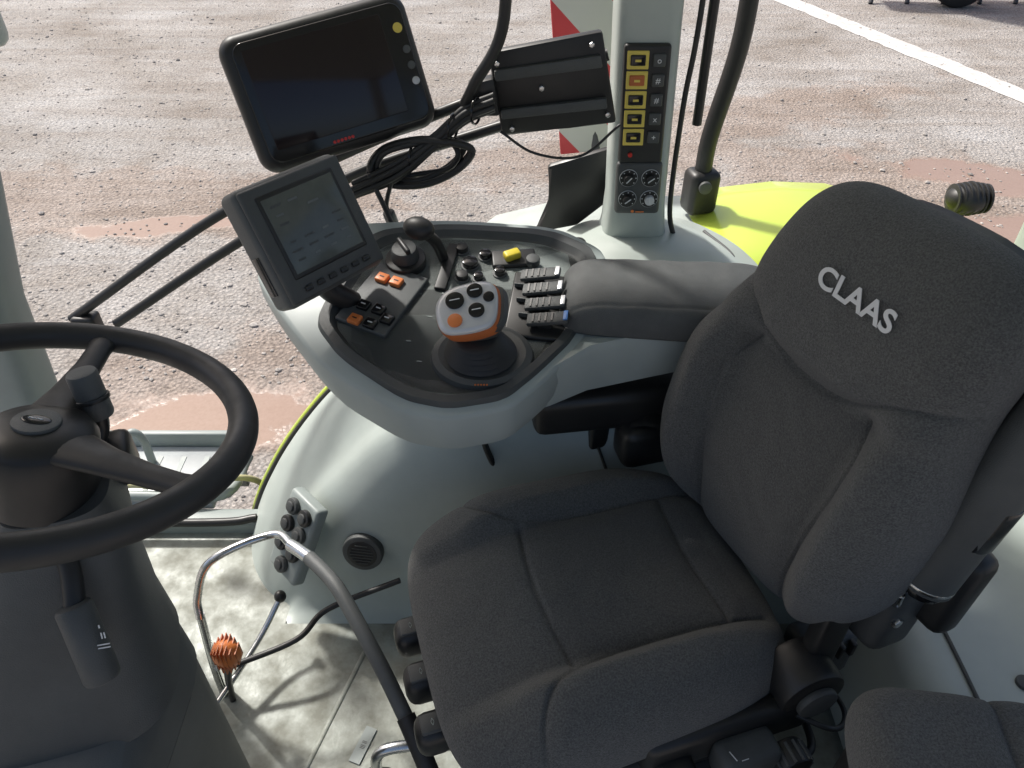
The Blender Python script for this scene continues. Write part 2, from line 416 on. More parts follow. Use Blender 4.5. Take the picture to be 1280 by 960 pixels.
parts.append(box('belt_anchor',(.24,.985,.50),(.11,.07,.09),BLK,rotz(15),.02))
parts.append(tube('belt_webbing',[(.19,.99,.53),(.24,.975,.555),(.30,.96,.53),(.33,.95,.5)],.022,RUB,flat=.12))
group('driver_seat',parts,(.2,.72,.3))

parts=[]
pz=.575
R2=rotz(-8)
parts.append(pillow('pad',(.50,.33,pz),R2@Vector((1,0,0)),R2@Vector((0,1,0)),Zu,.125,lambda U:.125+0*U,lambda x,y,U,V:.05+0*x,.06,FAB,n=6,N=90,ep=10,seams=[[(.03,-.12),(.03,.12)]]))
parts.append(box('pad_base',(.50,.32,.42),(.22,.22,.22),BLK,R2,.02))
parts.append(box('pad_pedestal',(.50,.32,.16),(.18,.18,.31),BLK,R2,.02))
group('instructor_seat',parts)

# ------------------------------------------------------------ CONSOLE / ARMREST
parts=[]
def zt(y): return .72+.21*(y-.83)
top=[(-.240,1.195),(-.112,1.212),(.069,1.196),(.148,1.145),(.122,1.03),(.096,.954),(.040,.888),(-.010,.838),(-.092,.822),(-.158,.838),(-.260,.915),(-.312,.986),(-.277,1.111)]
tl=rpoly([(x,y,0) for x,y in top],3,.16)
cx,cy=-.08,1.0
def ring(P,s,dz,off=0):
    return [(cx+(p.x-cx)*s,cy+(p.y-cy)*s,zt(cy+(p.y-cy)*s)+dz) for p in P]
parts.append(loft('console_top',[ring(tl,1.0,-.03),ring(tl,1.0,-.004),ring(tl,.985,.003),ring(tl,.915,.004),ring(tl,.885,-.004),ring(tl,.87,-.006)],CHAR,ang=30))
sh=[(-.31,1.222),(-.112,1.235),(.08,1.215),(.165,1.15),(.145,1.03),(.108,.945),(.048,.875),(-.003,.825),(-.092,.806),(-.168,.822),(-.285,.900),(-.385,1.03),(-.43,1.10),(-.41,1.19)]
sl=rpoly([(x,y,0) for x,y in sh],3,.16)
parts.append(loft('console_shell',[ring(sl,.97,-.006),ring(sl,.995,-.009),ring(sl,1.0,-.014),ring(sl,.995,-.040),ring(sl,.97,-.066),ring(sl,.935,-.084),ring(sl,.7,-.09)],LGC,ang=50))
beam=[]
for (x,yn,yf,zb,ztp) in ((-.06,.840,1.10,.645,.708),(0,.858,1.12,.640,.716),(.06,.893,1.14,.636,.728),(.12,.930,1.14,.636,.742),(.22,.955,1.14,.642,.748),(.33,.98,1.14,.65,.75),(.42,1.0,1.14,.655,.75)):
    beam.append([(x,yn,ztp-.012),(x,yn+.006,ztp),(x,yf,ztp),(x,yf+.005,ztp-.01),(x,yf,zb+.01),(x,yf-.02,zb),(x,yn+.03,zb),(x,yn+.010,zb+.012)])
parts.append(loft('armrest_beam',beam,LGC,ang=35))
pr=rotz(-5)
pxd=(pr@Vector((1,0,0))).normalized();pyd=pr@Vector((0,1,0))
parts.append(pillow('armrest_pad',(.255,1.025,.750),pxd,pyd,Zu,.178,lambda U:.085+.004*U,lambda x,y,U,V:.050+.0*x,.012,PAD,n=7,N=130,ep=9,seams=[[(-.17,-.066),(.17,-.066)]],sd=.002))
parts.append(box('armrest_support',(.14,1.06,.46),(.16,.09,.30),BLK,None,.02))
parts.append(box('armrest_underbox',(.20,1.03,.565),(.34,.11,.085),BLK,rotz(8),.02))
parts.append(tube('support_cable',[(-.02,.98,.66),(-.045,.965,.6),(-.05,.98,.5),(-.03,1.0,.4)],.006,RUB))
pn=Vector((0,-.21,1)).normalized();py_=Vector((0,1,.21)).normalized();px_=Vector((1,0,0))
Rp=frame(px_,py_,pn)
def cp(x,y,h=0): return Vector((x,y,zt(y)-.006))+pn*h
def Rpa(a): return Rp@rotz(a)
parts.append(box('switch_plate',cp(-.208,1.035,.003),(.092,.140,.010),DG,Rpa(-25),.003))
for i,(x,y,m) in enumerate(((-.212,1.075,ORG),(-.188,1.066,ORG),(-.235,1.015,BLKG),(-.210,1.005,BLKG),(-.245,.985,ORG),(-.220,.976,BLKG),(-.195,.985,BLKG))):
    parts.append(box('switch_%d'%i,cp(x,y,.011),(.020,.018,.008),m,Rpa(-25),.002))
    parts.append(box('switch_icon_%d'%i,cp(x,y,.0154),(.008,.002,.0006),WHT if m is BLKG else BLK,Rpa(-25),0))
parts.append(cyl('rotary_base',cp(-.178,1.12,-.004),cp(-.178,1.12,.014),.034,BLK,bev=.003))
parts.append(cyl('rotary_knob',cp(-.178,1.12,.012),cp(-.178,1.12,.036),.024,CHAR,r1=.021,bev=.004))
parts.append(box('rotary_grip',cp(-.178,1.12,.038),(.008,.040,.012),BLK,Rpa(30),.003))
parts.append(tube('hand_throttle_arm',[cp(-.115,1.13,.0),cp(-.125,1.118,.05),cp(-.14,1.10,.085)],.009,BLK))
parts.append(ell('hand_throttle_knob',cp(-.146,1.098,.095),(.026,.019,.018),BLK,Rpa(-20)))
parts.append(box('throttle_slot',cp(-.108,1.11,.003),(.02,.11,.006),BLK,Rpa(-10),.002))
for i,(x,y,r,m) in enumerate(((-.07,1.115,.013,BLKG),(-.082,1.085,.010,BLK),(-.045,1.135,.010,BLKG),(-.02,1.095,.009,BLKG),(-.085,1.150,.010,BLK),(-.055,1.083,.008,BLKG))):
    parts.append(cyl('push_button_%d'%i,cp(x,y,-.003),cp(x,y,.012),r,m,bev=.002))
    parts.append(cyl('button_ring_%d'%i,cp(x,y,-.003),cp(x,y,.003),r+.003,DG,bev=.001))
parts.append(box('yellow_switch',cp(.000,1.127,.013),(.028,.018,.014),YEL,Rpa(25),.004))
parts.append(box('yellow_switch_base',cp(.003,1.128,.003),(.075,.040,.010),BLK,Rpa(5),.004))
parts.append(cyl('small_dial',cp(.035,1.115,.004),cp(.035,1.115,.018),.012,CHAR,bev=.003))
# four hydraulic paddle levers: flat slanted blades with ribbed tops standing in slots
parts.append(box('paddle_well',cp(.046,1.02,.001),(.102,.142,.012),BLK,Rpa(-8),.004))
for i in range(4):
    y=1.070-i*.032;x=.046+i*.003
    Rt_=Rpa(-8)@Matrix.Rotation(math.radians(-14),3,'Y')
    c0=cp(x,y,.024)
    parts.append(box('paddle_%d'%i,c0,(.066,.023,.009),CHAR,Rt_,.003,2))
    for k in range(4): parts.append(box('paddle_rib_%d_%d'%(i,k),c0+Rt_@Vector((-.022+.010*k,0,.0050)),(.003,.017,.0016),BLK,Rt_,0))
    parts.append(box('paddle_stalk_%d'%i,cp(x-.004,y,.011),(.022,.010,.024),BLK,Rpa(-8),.002))
    parts.append(box('paddle_tip_%d'%i,c0+Rt_@Vector((.029,0,.0052)),(.007,.019,.002),BLU if i==3 else SIL,Rt_,.0005))
    if i<3: parts.append(box('paddle_divider_%d'%i,cp(x,y-.016,.008),(.085,.0025,.014),DG,Rpa(-8),.0008))
jb=cp(-.045,.918)
loops=[]
for k in range(13):
    f=k/12;r=.050-.022*f+(.003 if k%2 else -.002);cc=jb+Vector((-.008*f,-.006*f,0))+pn*(.055*f)
    loops.append([cc+px_*math.cos(a)*r*1.15+py_*math.sin(a)*r for a in [2*math.pi*i/32 for i in range(32)]])
parts.append(loft('joystick_gaiter',loops,RUB,ang=60))
parts.append(loft('joystick_plinth',[[tuple(Vector(p)) for p in [jb+px_*math.cos(a)*rx+py_*math.sin(a)*ry+pn*hh for a in [2*math.pi*i/40 for i in range(40)]]] for rx,ry,hh in ((.080,.066,-.004),(.076,.062,.008),(.066,.054,.012),(.06,.05,.010))],CHAR,ang=40))
jn=Vector((-.10,-.42,.9)).normalized();jx=Vector((1,.18,0));jx=(jx-jn*jx.dot(jn)).normalized();jy=jn.cross(jx)
jc=Vector((-.060,.898,.835))
def jp(x,y,h=0): return jc+jx*x+jy*y+jn*h
def jl(s,h,dx=0): return [jp((p.x)*s+dx,p.y*s,h) for p in jo]
jo=rpoly([(-.046,-.036,0),(-.050,.012,0),(-.028,.038,0),(.034,.040,0),(.046,.018,0),(.034,-.036,0),(0,-.042,0)])
parts.append(loft('joystick_body',[jl(.55,-.055,.0),jl(.8,-.035,.004),jl(1.02,-.018,.006),jl(1.04,-.006,.003),jl(1.0,.0)],ORGD,ang=50))
parts.append(loft('joystick_body_side',[jl(.6,-.06,.012),jl(.82,-.034,.012),jl(.98,-.012,.014),jl(.9,-.004,.012)],CHAR,ang=50))
parts.append(loft('joystick_face',[jl(.99,.0),jl(.99,.004),jl(.95,.007),jl(.8,.0085)],SIL,ang=50))
for i,(x,y,r,m) in enumerate(((-.018,.012,.0135,BLKG),(.012,.022,.0115,BLKG),(.010,-.010,.0115,BLKG),(-.022,-.020,.0105,ORG),(.030,.008,.008,BLKG))):
    parts.append(cyl('joystick_button_%d'%i,jp(x,y,.006),jp(x,y,.012),r,m,bev=.0015))
    if i<3: parts.append(box('joystick_mark_%d'%i,jp(x,y,.0124),(r*1.1,.0015,.0005),WHT,frame(jx,jy,jn),0))
parts.append(text('console_brand_print','•••••',cp(-.045,.858,.010),px_,py_,.012,ORG))
for (x,y) in ((-.11,1.05),(-.13,1.0),(-.02,1.06),(-.15,1.05),(-.16,.95),(-.14,.91)):
    parts.append(box('label',cp(x,y,.0008),(.008,.002,.0006),LGD,Rpa(-10),0))
group('armrest_console',parts,(-.08,1.0,.7))

# ------------------------------------------------------------ TERMINALS
def panel_frame(TL,w,h):
    w=Vector(w);h=Vector(h);W=w.length;Hh=h.length;x=w.normalized();y=-(h-x*h.dot(x)).normalized();z=x.cross(y)
    TL=Vector(TL)
    def at(u,v,d=0): return TL+x*(u*W)-y*(v*Hh)+z*d
    return at,frame(x,y,z),W,Hh
parts=[]
ph=math.radians(50);ta=math.radians(30)
w=Vector((math.cos(ph),math.sin(ph),0))*.170;hh=(Vector((math.sin(ph),-math.cos(ph),0))*math.sin(ta)+Vector((0,0,-1))*math.cos(ta))*.168
at,R,W,Hh=panel_frame((-.375,.968,.975),w,hh)
parts.append(box('terminal_housing',at(.5,.5,-.030),(W+.012,Hh+.012,.052),DG,R,.012,4))
parts.append(box('terminal_front',at(.5,.5,-.001),(W+.004,Hh+.002,.010),CHAR,R,.008,4))
parts.append(box('terminal_bezel',at(.5,.45,.003),(W*.80,Hh*.74,.006),BLK,R,.003))
parts.append(box('terminal_screen',at(.5,.45,.0055),(W*.73,Hh*.66,.002),SCR,R,.0008))
for i in range(7):
    for j in range(4):
        if random.random()<.5:
            parts.append(box('screen_item',at(.24+.17*j,.20+.08*i,.0068),(.008+random.random()*.012,.003,.0004),random.choice((SCRD,CHAR)),R,0))
for i in range(6): parts.append(box('terminal_key_%d'%i,at(.18+.128*i,.92,.006),(.013,.008,.004),BLK,R,.002))
parts.append(box('terminal_slot',at(-.036,.7,-.03),(.003,.06,.02),BLKG,R,.001))
parts.append(tube('terminal_arm',[at(.5,.8,-.05),at(.55,1.05,-.06),(-.26,1.03,.76),(-.24,1.06,.72)],.018,BLK))
group('control_terminal',parts)

parts=[]
at,R,W,Hh=panel_frame((-.450,1.255,1.085),(.265,.12,.04),(.035,-.06,-.180))
parts.append(rslab('monitor_housing',at(.49,.5,-.022),W+.018,Hh+.024,.060,.030,BLK,R,.018))
parts.append(rslab('monitor_front',at(.5,.5,.006),W-.012,Hh-.006,.010,.020,BLKG,R,.003))
parts.append(box('monitor_screen',at(.46,.48,.011),(W*.78,Hh*.80,.002),DSC,R,.001))
for i in range(3): parts.append(cyl('monitor_button_%d'%i,at(.945,.40+.13*i,.009),at(.945,.40+.13*i,.0135),.0065,DG if i<2 else SIL,bev=.001))
parts.append(cyl('monitor_sticker',at(.93,.22,.0108),at(.93,.22,.0114),.008,YLW,bev=0))
parts.append(text('monitor_brand','●●●●●●',at(.44,.95,.0118),R.col[0],R.col[1],.007,RED))
parts.append(cyl('monitor_mount',at(.5,.5,-.05),at(.5,.5,-.10),.02,BLK))
group('display_monitor',parts)

parts=[]
A=[(-.929,1.33,.513),(-.575,1.35,.74),(-.308,1.35,.868),(-.07,1.35,.966),(.162,1.35,1.043)]
Bp=[(-.839,1.33,.501),(-.559,1.35,.675),(-.299,1.35,.825),(-.058,1.35,.908),(.154,1.35,.973)]
parts.append(tube('rail_upper',A,.010,BLK));parts.append(tube('rail_lower',Bp,.010,BLK))
parts.append(box('rail_clamp',(-.90,1.33,.50),(.05,.04,.05),BLK,None,.008))
def quadplate(name,pts,th,m,bev=.006):
    bm=bmesh.new();f=[bm.verts.new(Vector(p)) for p in pts];b_=[bm.verts.new(Vector(p)+Vector((0,th,0))) for p in pts]
    bm.faces.new(f);bm.faces.new(b_[::-1]);n=len(pts)
    for i in range(n): bm.faces.new((f[i],b_[i],b_[(i+1)%n],f[(i+1)%n]))
    bmesh.ops.bevel(bm,geom=bm.edges[:],offset=bev,segments=2,profile=.5,affect='EDGES')
    return frombm(name,bm,m)
parts.append(quadplate('mount_plate',[(-.04,1.315,1.056),(.146,1.315,1.09),(.182,1.315,.938),(.10,1.315,.930),(-.017,1.315,.914)],.02,BLK))
parts.append(quadplate('mount_plate_rib',[(-.03,1.305,1.03),(.145,1.305,1.055),(.150,1.305,1.035),(-.028,1.305,1.012)],.012,CHAR,.003))
parts.append(quadplate('mount_plate_rib_low',[(-.02,1.305,.965),(.16,1.305,.985),(.163,1.305,.967),(-.018,1.305,.948)],.012,CHAR,.003))
parts.append(quadplate('mount_bracket_end',[(-.075,1.30,1.01),(-.03,1.30,1.02),(-.02,1.30,.955),(-.07,1.30,.955)],.03,BLK))
for (x,z) in ((-.025,1.04),(.13,1.07),(.165,.955),(0,.93),(.05,1.0)):
    parts.append(cyl('plate_bolt',(x,1.308,z),(x,1.317,z),.005,CHR,seg=6,bev=.001))
parts.append(tube('gooseneck',[(-.012,1.30,1.35),(-.012,1.28,1.12),(-.06,1.28,1.02),(-.08,1.29,.98)],.0095,BLK))
group('monitor_rail',parts)
parts=[]
for k in range(4):
    cx_,cz_=-.165+random.uniform(-.008,.008),.882+random.uniform(-.008,.008);r=.058+random.uniform(-.006,.008)
    ps=[(cx_+r*1.45*math.cos(a)+random.uniform(-.004,.004),1.27+random.uniform(-.012,.02),cz_+r*.6*math.sin(a)+.3*r*math.cos(a)+random.uniform(-.004,.004)) for a in [i*math.pi/4 for i in range(8)]]
    parts.append(tube('cable_loop_%d'%k,ps,(.004,.006,.005,.0065)[k],RUB,closed=True,seg=10))
for k in range(7):
    oy=.010*math.cos(k*.9);oz=.012*math.sin(k*.9)
    parts.append(tube('cable_run_%d'%k,[(-.28,1.262+oy,.84+oz),(-.20,1.265+oy,.875+oz*1.2),(-.13,1.275+oy,.925+oz*.8),(-.08,1.285+oy,.965+oz),(-.03,1.29+oy,.985+oz)],.0055,RUB,seg=10))
for k,(x,z) in enumerate(((-.10,.948),(-.17,.895),(-.06,.975))):
    parts.append(tube('cable_tie_%d'%k,[(x+.018*math.cos(a)*.4,1.275+.02*math.cos(a),z+.021*math.sin(a)) for a in [i*math.pi/5 for i in range(10)]],.0022,BLKG,closed=True,seg=6))
parts.append(tube('cable_drop',[(-.21,1.26,.86),(-.225,1.26,.81),(-.215,1.26,.78)],.004,RUB))
parts.append(cyl('cable_connector',(-.217,1.26,.775),(-.222,1.255,.80),.011,CHAR))
parts.append(tube('cable_thin',[(-.02,1.30,.93),(.04,1.29,.895),(.12,1.29,.89),(.19,1.33,.93)],.0025,RUB,seg=8))
parts.append(tube('cable_to_base',[(-.25,1.26,.87),(-.22,1.24,.80),(-.2,1.22,.74),(-.19,1.2,.70)],.0045,RUB,seg=8))
group('cable_bundle',parts)

# ------------------------------------------------------------ STEERING WHEEL + COLUMN
parts=[]
wn=Vector((.19,.21,.96)).normalized()
wx=Vector((1,0,0));wx=(wx-wn*wx.dot(wn)).normalized();wy=wn.cross(wx)
wc=Vector((-.462,.548,.942))
Rm=.190
def wp(a,r,h=0): a=math.radians(a);return wc+wx*math.cos(a)*r+wy*math.sin(a)*r+wn*h
parts.append(tube('rim',[wp(i*10,Rm) for i in range(36)],.0155,RUB,closed=True,n=4,seg=20))
parts.append(loft('hub',[[wp(a*9,r,h) for a in range(40)] for r,h in ((.050,-.09),(.054,-.045),(.054,-.018),(.048,-.008),(.03,-.002),(.012,.0))],BLK,ang=60))
parts.append(cyl('hub_cap',wp(0,0,-.004),wp(0,0,.0025),.022,DG,bev=.002))
parts.append(ell('hub_emblem',wp(0,0,.0028),(.014,.008,.0015),BLKG,frame(wx,wy,wn)))
parts.append(text('hub_mark','~~',wp(0,0,.0045),wx,wy,.012,WHT))
for a in (96,-20,205):
    lp=[]
    for f,r in ((.04,.028),(.08,.020),(.13,.014),(.165,.013),(.19,.018)):
        c_=wp(a,f,-.016+.016*(f/.19)**2);t=(wp(a+90,1)-wc);
        lp.append([c_+t*(math.cos(q)*r)+wn*(math.sin(q)*.010) for q in [2*math.pi*i/20 for i in range(20)]])
    parts.append(loft('spoke_%d'%a,lp,RUB,ang=60))
group('steering_wheel',parts,wc)
parts=[]
parts.append(loft('column_upper',[sell(-.52,.475,.120,.11,.60,rot=.3),sell(-.505,.485,.10,.09,.68,rot=.3),sell(-.488,.505,.080,.072,.76,rot=.3),sell(-.478,.525,.070,.064,.82,rot=.3),sell(-.468,.535,.052,.05,.862,rot=.3)],CHAR,ang=50))
parts.append(loft('console_lower',[sell(-.60,.43,.185,.17,.0,e=4.5),sell(-.60,.43,.185,.17,.30,e=4.5),sell(-.60,.43,.185,.17,.50,e=4.5)],DG,ang=50))
parts.append(loft('console_upper',[sell(-.60,.43,.188,.172,.508,e=4.5),sell(-.60,.43,.186,.170,.555,e=4.5),sell(-.59,.44,.172,.155,.592,e=4),sell(-.56,.46,.13,.12,.612)],DG,ang=50))
parts.append(loft('console_seam',[sell(-.60,.43,.178,.165,.495,e=4.5),sell(-.60,.43,.178,.165,.512,e=4.5)],BLK,ang=50))
parts.append(cyl('console_socket_ring',(-.53,.272,.43),(-.525,.248,.435),.048,CHAR,bev=.006))
parts.append(cyl('console_socket_hole',(-.53,.26,.43),(-.5245,.246,.4355),.036,BLKG,bev=.002))
parts.append(box('stalk_block',(-.440,.592,.845),(.05,.05,.05),BLK,rotz(20),.01))
parts.append(tube('stalk_far',[(-.45,.565,.855),(-.443,.60,.88),(-.441,.608,.90)],.009,BLK))
parts.append(cyl('stalk_far_knob',(-.441,.608,.895),(-.446,.616,.950),.0155,DG,bev=.004))
parts.append(cyl('stalk_far_collar',(-.442,.610,.915),(-.443,.6115,.92),.0175,BLK,bev=.001))
parts.append(tube('stalk_near',[(-.46,.50,.85),(-.435,.46,.82),(-.425,.42,.785)],.010,BLK))
parts.append(cyl('stalk_near_grip',(-.428,.435,.805),(-.405,.395,.735),.0175,CHAR,bev=.005))
parts.append(text('stalk_print','- = ||',(-.396,.412,.785),(.15,-.5,-.85),(.9,.2,.2),.013,WHT))
group('steering_column',parts,(-.6,.43,.3))

# ------------------------------------------------------------ CAB BODY
parts=[]
fl=[(-1.15,-.15),(1.0,-.15),(1.0,1.22),(-.55,1.22),(-.62,1.18),(-1.15,1.18)]
bm=bmesh.new();v1=[bm.verts.new((x,y,0)) for x,y in fl];v0=[bm.verts.new((x,y,-.08)) for x,y in fl]
bm.faces.new(v1);bm.faces.new(v0[::-1])
for i in range(6): bm.faces.new((v1[i],v0[i],v0[(i+1)%6],v1[(i+1)%6]))
parts.append(frombm('floor',bm,FLO,False))
parts.append(tube('floor_rib',[(-.45,.40,.0),(-.30,.88,.0)],.005,FLO,spline=False,flat=.5))
parts.append(box('floor_label',(-.28,.67,.002),(.022,.07,.002),LGD,rotz(-20),0))
parts.append(text('floor_label_print','||| ||',(-.28,.67,.0035),rotz(70)@Vector((1,0,0)),rotz(70)@Vector((0,1,0)),.010,DG))
parts.append(box('sill_far',(-.86,1.20,.01),(.55,.05,.05),LGD,None,.01))
parts.append(tube('door_seal',[(-1.1,1.17,.045),(-.7,1.17,.045),(-.60,1.18,.05)],.010,BLK))
arc=[(-.625,0),(-.60,.06),(-.565,.13),(-.51,.225),(-.44,.325),(-.36,.42),(-.27,.495),(-.15,.56),(0,.60),(.2,.625),(.5,.63),(1.0,.62)]
ap=crom([(x,0,z) for x,z in arc],6)
loops=[]
for p in ap:
    x,z=p.x,p.z;k=min(1,max(0,z/.35));sh_=.14*(1-min(1,z/.6))
    L1=[]
    L1.append((x,1.235,z-.03*k))
    L1.append((x,1.23,z));L1.append((x+.005,1.20,z+.012*k))
    L1.append((x+.02*k+.01,1.15,z+.010*k));L1.append((x+.04*k+.03,1.09,z-.004*k))
    L1.append((x+.06*k+sh_*.4,1.045,z*.955));L1.append((x+.07*k+sh_*.6,1.012,z*.88));L1.append((x+.07*k+sh_*.8,.992,z*.76))
    L1.append((x+.07*k+sh_*.95,.98,z*.6));L1.append((x+.07*k+sh_,.97,z*.4));L1.append((x+.07*k+sh_,.955,z*.15));L1.append((x+.07*k+sh_,.93,0.0))
    loops.append(crom(L1,3))
parts.append(loft('wheel_arch_trim',loops,LG,caps=False,ang=60,closed=False))
parts.append(tube('arch_edge_seal',[(p.x-.004,1.236,p.z-.004) for p in ap],.007,BLK,spline=False))
parts.append(tube('arch_edge_dark',[(p.x+.03,1.20,p.z+.012) for p in ap[3:44]],.0035,CHAR,spline=False))
parts.append(box('rear_wall',(1.02,.6,.25),(.06,1.3,.62),LG,Matrix.Rotation(math.radians(-12),3,'Y'),.02))
parts.append(box('rear_shelf',(.80,.66,.20),(.40,.95,.38),LG,None,.05,4))
parts.append(tube('rear_shelf_seam',[(.66,.25,.392),(.67,.6,.393),(.66,1.0,.392)],.003,CHAR))
parts.append(tube('rear_shelf_seam_long',[(.64,.52,.392),(.8,.50,.393),(.96,.51,.392)],.002,CHAR))
parts.append(box('rear_latch',(.68,.47,.395),(.03,.05,.02),BLK,rotz(30),.005))
parts.append(cyl('rear_plug',(.75,.58,.388),(.75,.58,.396),.012,CHAR))
def pill(name,p0,p1,wx_,wy_,m=LG):
    return loft(name,[sell(p[0],p[1],wx_,wy_,p[2],n=24,e=4) for p in (p0,p1)],m,ang=50)
parts.append(loft('front_pillar',[sell(-.93,.97,.07,.06,0,24,4),sell(-.84,.97,.055,.05,.45,24,4),sell(-.79,.96,.045,.045,.80,24,4),sell(-.735,.95,.045,.045,1.0,24,4),sell(-.68,.93,.045,.045,1.65,24,4)],LGD,ang=50))
parts.append(pill('rear_pillar',(1.0,1.25,.5),(.95,1.2,1.65),.05,.05))
parts.append(pill('near_front_pillar',(-1.0,-.02,0),(-.9,.05,1.65),.05,.05))
parts.append(pill('near_rear_pillar',(1.0,.0,.2),(.95,.05,1.65),.05,.05))
parts.append(box('roof',(.02,.78,1.70),(2.1,1.50,.10),LG,None,.04))
parts.append(box('chassis',(0,.55,-.30),(1.9,1.2,.40),STEEL,None,.03))
group('tractor_cab_shell',parts,(0,.6,0))

parts=[]
parts.append(loft('pillar_body',[sell(.250,1.42,.085,.06,.60,32,4),sell(.246,1.415,.062,.055,.70,32,4),sell(.243,1.41,.056,.053,.76,32,5),sell(.230,1.41,.056,.053,1.10,32,5),sell(.215,1.40,.056,.053,1.66,32,5)],LG,ang=50))
zx=Vector((-.013/.34,0,1)).normalized();Rpil=frame(Vector((1,0,0)),Vector((0,1,0)),zx)
def pp(dx,z,dy=0): return (.2305-(z-1.0)*.04+dx,1.355+dy,z)
parts.append(box('switch_strip',pp(0,.955),(.080,.016,.21),BLK,Rpil,.006))
parts.append(box('gauge_panel',pp(0,.80),(.086,.018,.105),CHAR,Rpil,.008))
for i in range(5):
    z=1.035-i*.0335
    parts.append(box('switch_frame_%d'%i,pp(-.016,z,-.0085),(.037,.003,.0305),YLW,Rpil,.002))
    parts.append(box('switch_rocker_%d'%i,pp(-.016,z,-.0105),(.026,.004,.018),BLKG if i!=1 else ORGD,Rpil,.002))
    parts.append(box('switch_icon_%d'%i,pp(-.016,z,-.0128),(.010,.0008,.004),YLW,Rpil,0))
    parts.append(box('switch_key_%d'%i,pp(.020,z,-.0095),(.022,.006,.022),CHAR,Rpil,.003))
    parts.append(text('switch_sym_%d'%i,random.choice('+x#o'),Vector(pp(.020,z,-.0128)),(1,0,0),(0,0,1),.014,WHT))
parts.append(cyl('warning_lamp',pp(-.020,.868,-.006),pp(-.020,.868,-.012),.004,RED,bev=0))
for i in range(2):
    for j in range(2):
        z=.823-.042*j;x=-.020+.041*i
        c0=Vector(pp(x,z,-.009))
        parts.append(cyl('gauge_bezel',c0,c0+Vector((0,-.002,0)),.0170,WHT,bev=0))
        parts.append(cyl('gauge_face',c0+Vector((0,-.001,0)),c0+Vector((0,-.003,0)),.0162,BLK,bev=0))
        for a in range(7):
            an=math.radians(-40+a*43);parts.append(box('gauge_tick',c0+Vector((.0135*math.cos(an),-.0032,.0135*math.sin(an))),(.002,.0005,.002),WHT,None,0))
        parts.append(cyl('gauge_knob',c0+Vector((0,-.002,0)),c0+Vector((0,-.012,0)),.009,BLK if (i+j)!=2 else SIL,bev=.001))
        parts.append(box('gauge_pointer',c0+Vector((0,-.0125,0)),(.002,.001,.014),WHT,Matrix.Rotation(random.uniform(-1,1),3,'Y'),0))
parts.append(text('strip_label','● ▬▬',Vector(pp(0,.755,-.011)),(1,0,0),(0,0,1),.008,ORG))
lo=[(.06,1.30),(.09,1.42),(.16,1.50),(.36,1.52),(.46,1.40),(.50,1.26),(.40,1.22),(.15,1.23)]
ll=rpoly([(x,y,0) for x,y in lo])
def rg(s,z): return [(.27+(p.x-.27)*s,1.37+(p.y-1.37)*s,z) for p in ll]
parts.append(loft('pillar_shelf',[rg(1.1,.60),rg(1.05,.645),rg(.98,.66),rg(.75,.667),rg(.55,.69)],LG,ang=60))
parts.append(cyl('shelf_knob_stem',(.13,1.31,.655),(.128,1.308,.70),.009,BLK))
parts.append(ell('shelf_knob',(.128,1.308,.705),(.016,.016,.012),BLK))
parts.append(box('shelf_recess',(.27,1.262,.664),(.13,.055,.012),BLK,rotz(4),.006))
parts.append(tube('shelf_groove',[(.42,1.24,.655),(.44,1.33,.662),(.40,1.43,.665)],.004,CHAR))
parts.append(cyl('shelf_cap',(.40,1.33,.655),(.40,1.33,.668),.012,BLK))
parts.append(tube('pillar_cable',[(.315,1.38,1.5),(.313,1.37,1.1),(.306,1.37,.95),(.31,1.38,.75),(.33,1.38,.67)],.005,RUB))
parts.append(tube('window_seal',[(.335,1.40,1.6),(.34,1.40,1.1),(.345,1.41,.9)],.009,BLK))
group('pillar_with_switch_panel',parts,(.24,1.4,.8))

parts=[]
n1=Vector((-.62,-.60,.50)).normalized();x1=Vector((.70,-.72,0)).normalized();y1=n1.cross(x1)
c1=Vector((-.430,.987,.222))
Rk=frame(x1,y1,n1)
parts.append(box('socket_plate',c1,(.095,.18,.03),LGD,Rk,.008))
for i,(u,v) in enumerate(((-.02,.062),(.022,.060),(-.02,.022),(.022,.020),(-.02,-.022),(.022,-.024),(0,-.064))):
    q=c1+x1*u+y1*v+n1*.014
    parts.append(cyl('socket_%d'%i,q,q+n1*.012,.0175,BLK if i%3 else CHAR,bev=.004))
    parts.append(cyl('socket_cap_%d'%i,q+n1*.011,q+n1*.017,.011,CHAR,bev=.003))
group('hydraulic_switch_block',parts)
parts=[]
c2=Vector((-.30,.972,.195));n2=Vector((-.12,-.93,.25)).normalized()
parts.append(cyl('ring',c2-n2*.01,c2+n2*.012,.042,CHAR,bev=.006))
parts.append(cyl('grille',c2+n2*.008,c2+n2*.0135,.031,BLK,bev=.002))
for i in range(-3,4):
    x2=n2.cross(Zu).normalized();y2=x2.cross(n2)
    parts.append(box('slat',c2+y2*i*.007+n2*.014,(.05*math.cos(i*.35),.0015,.002),CHAR,frame(x2,y2,n2),0))
group('round_vent',parts)

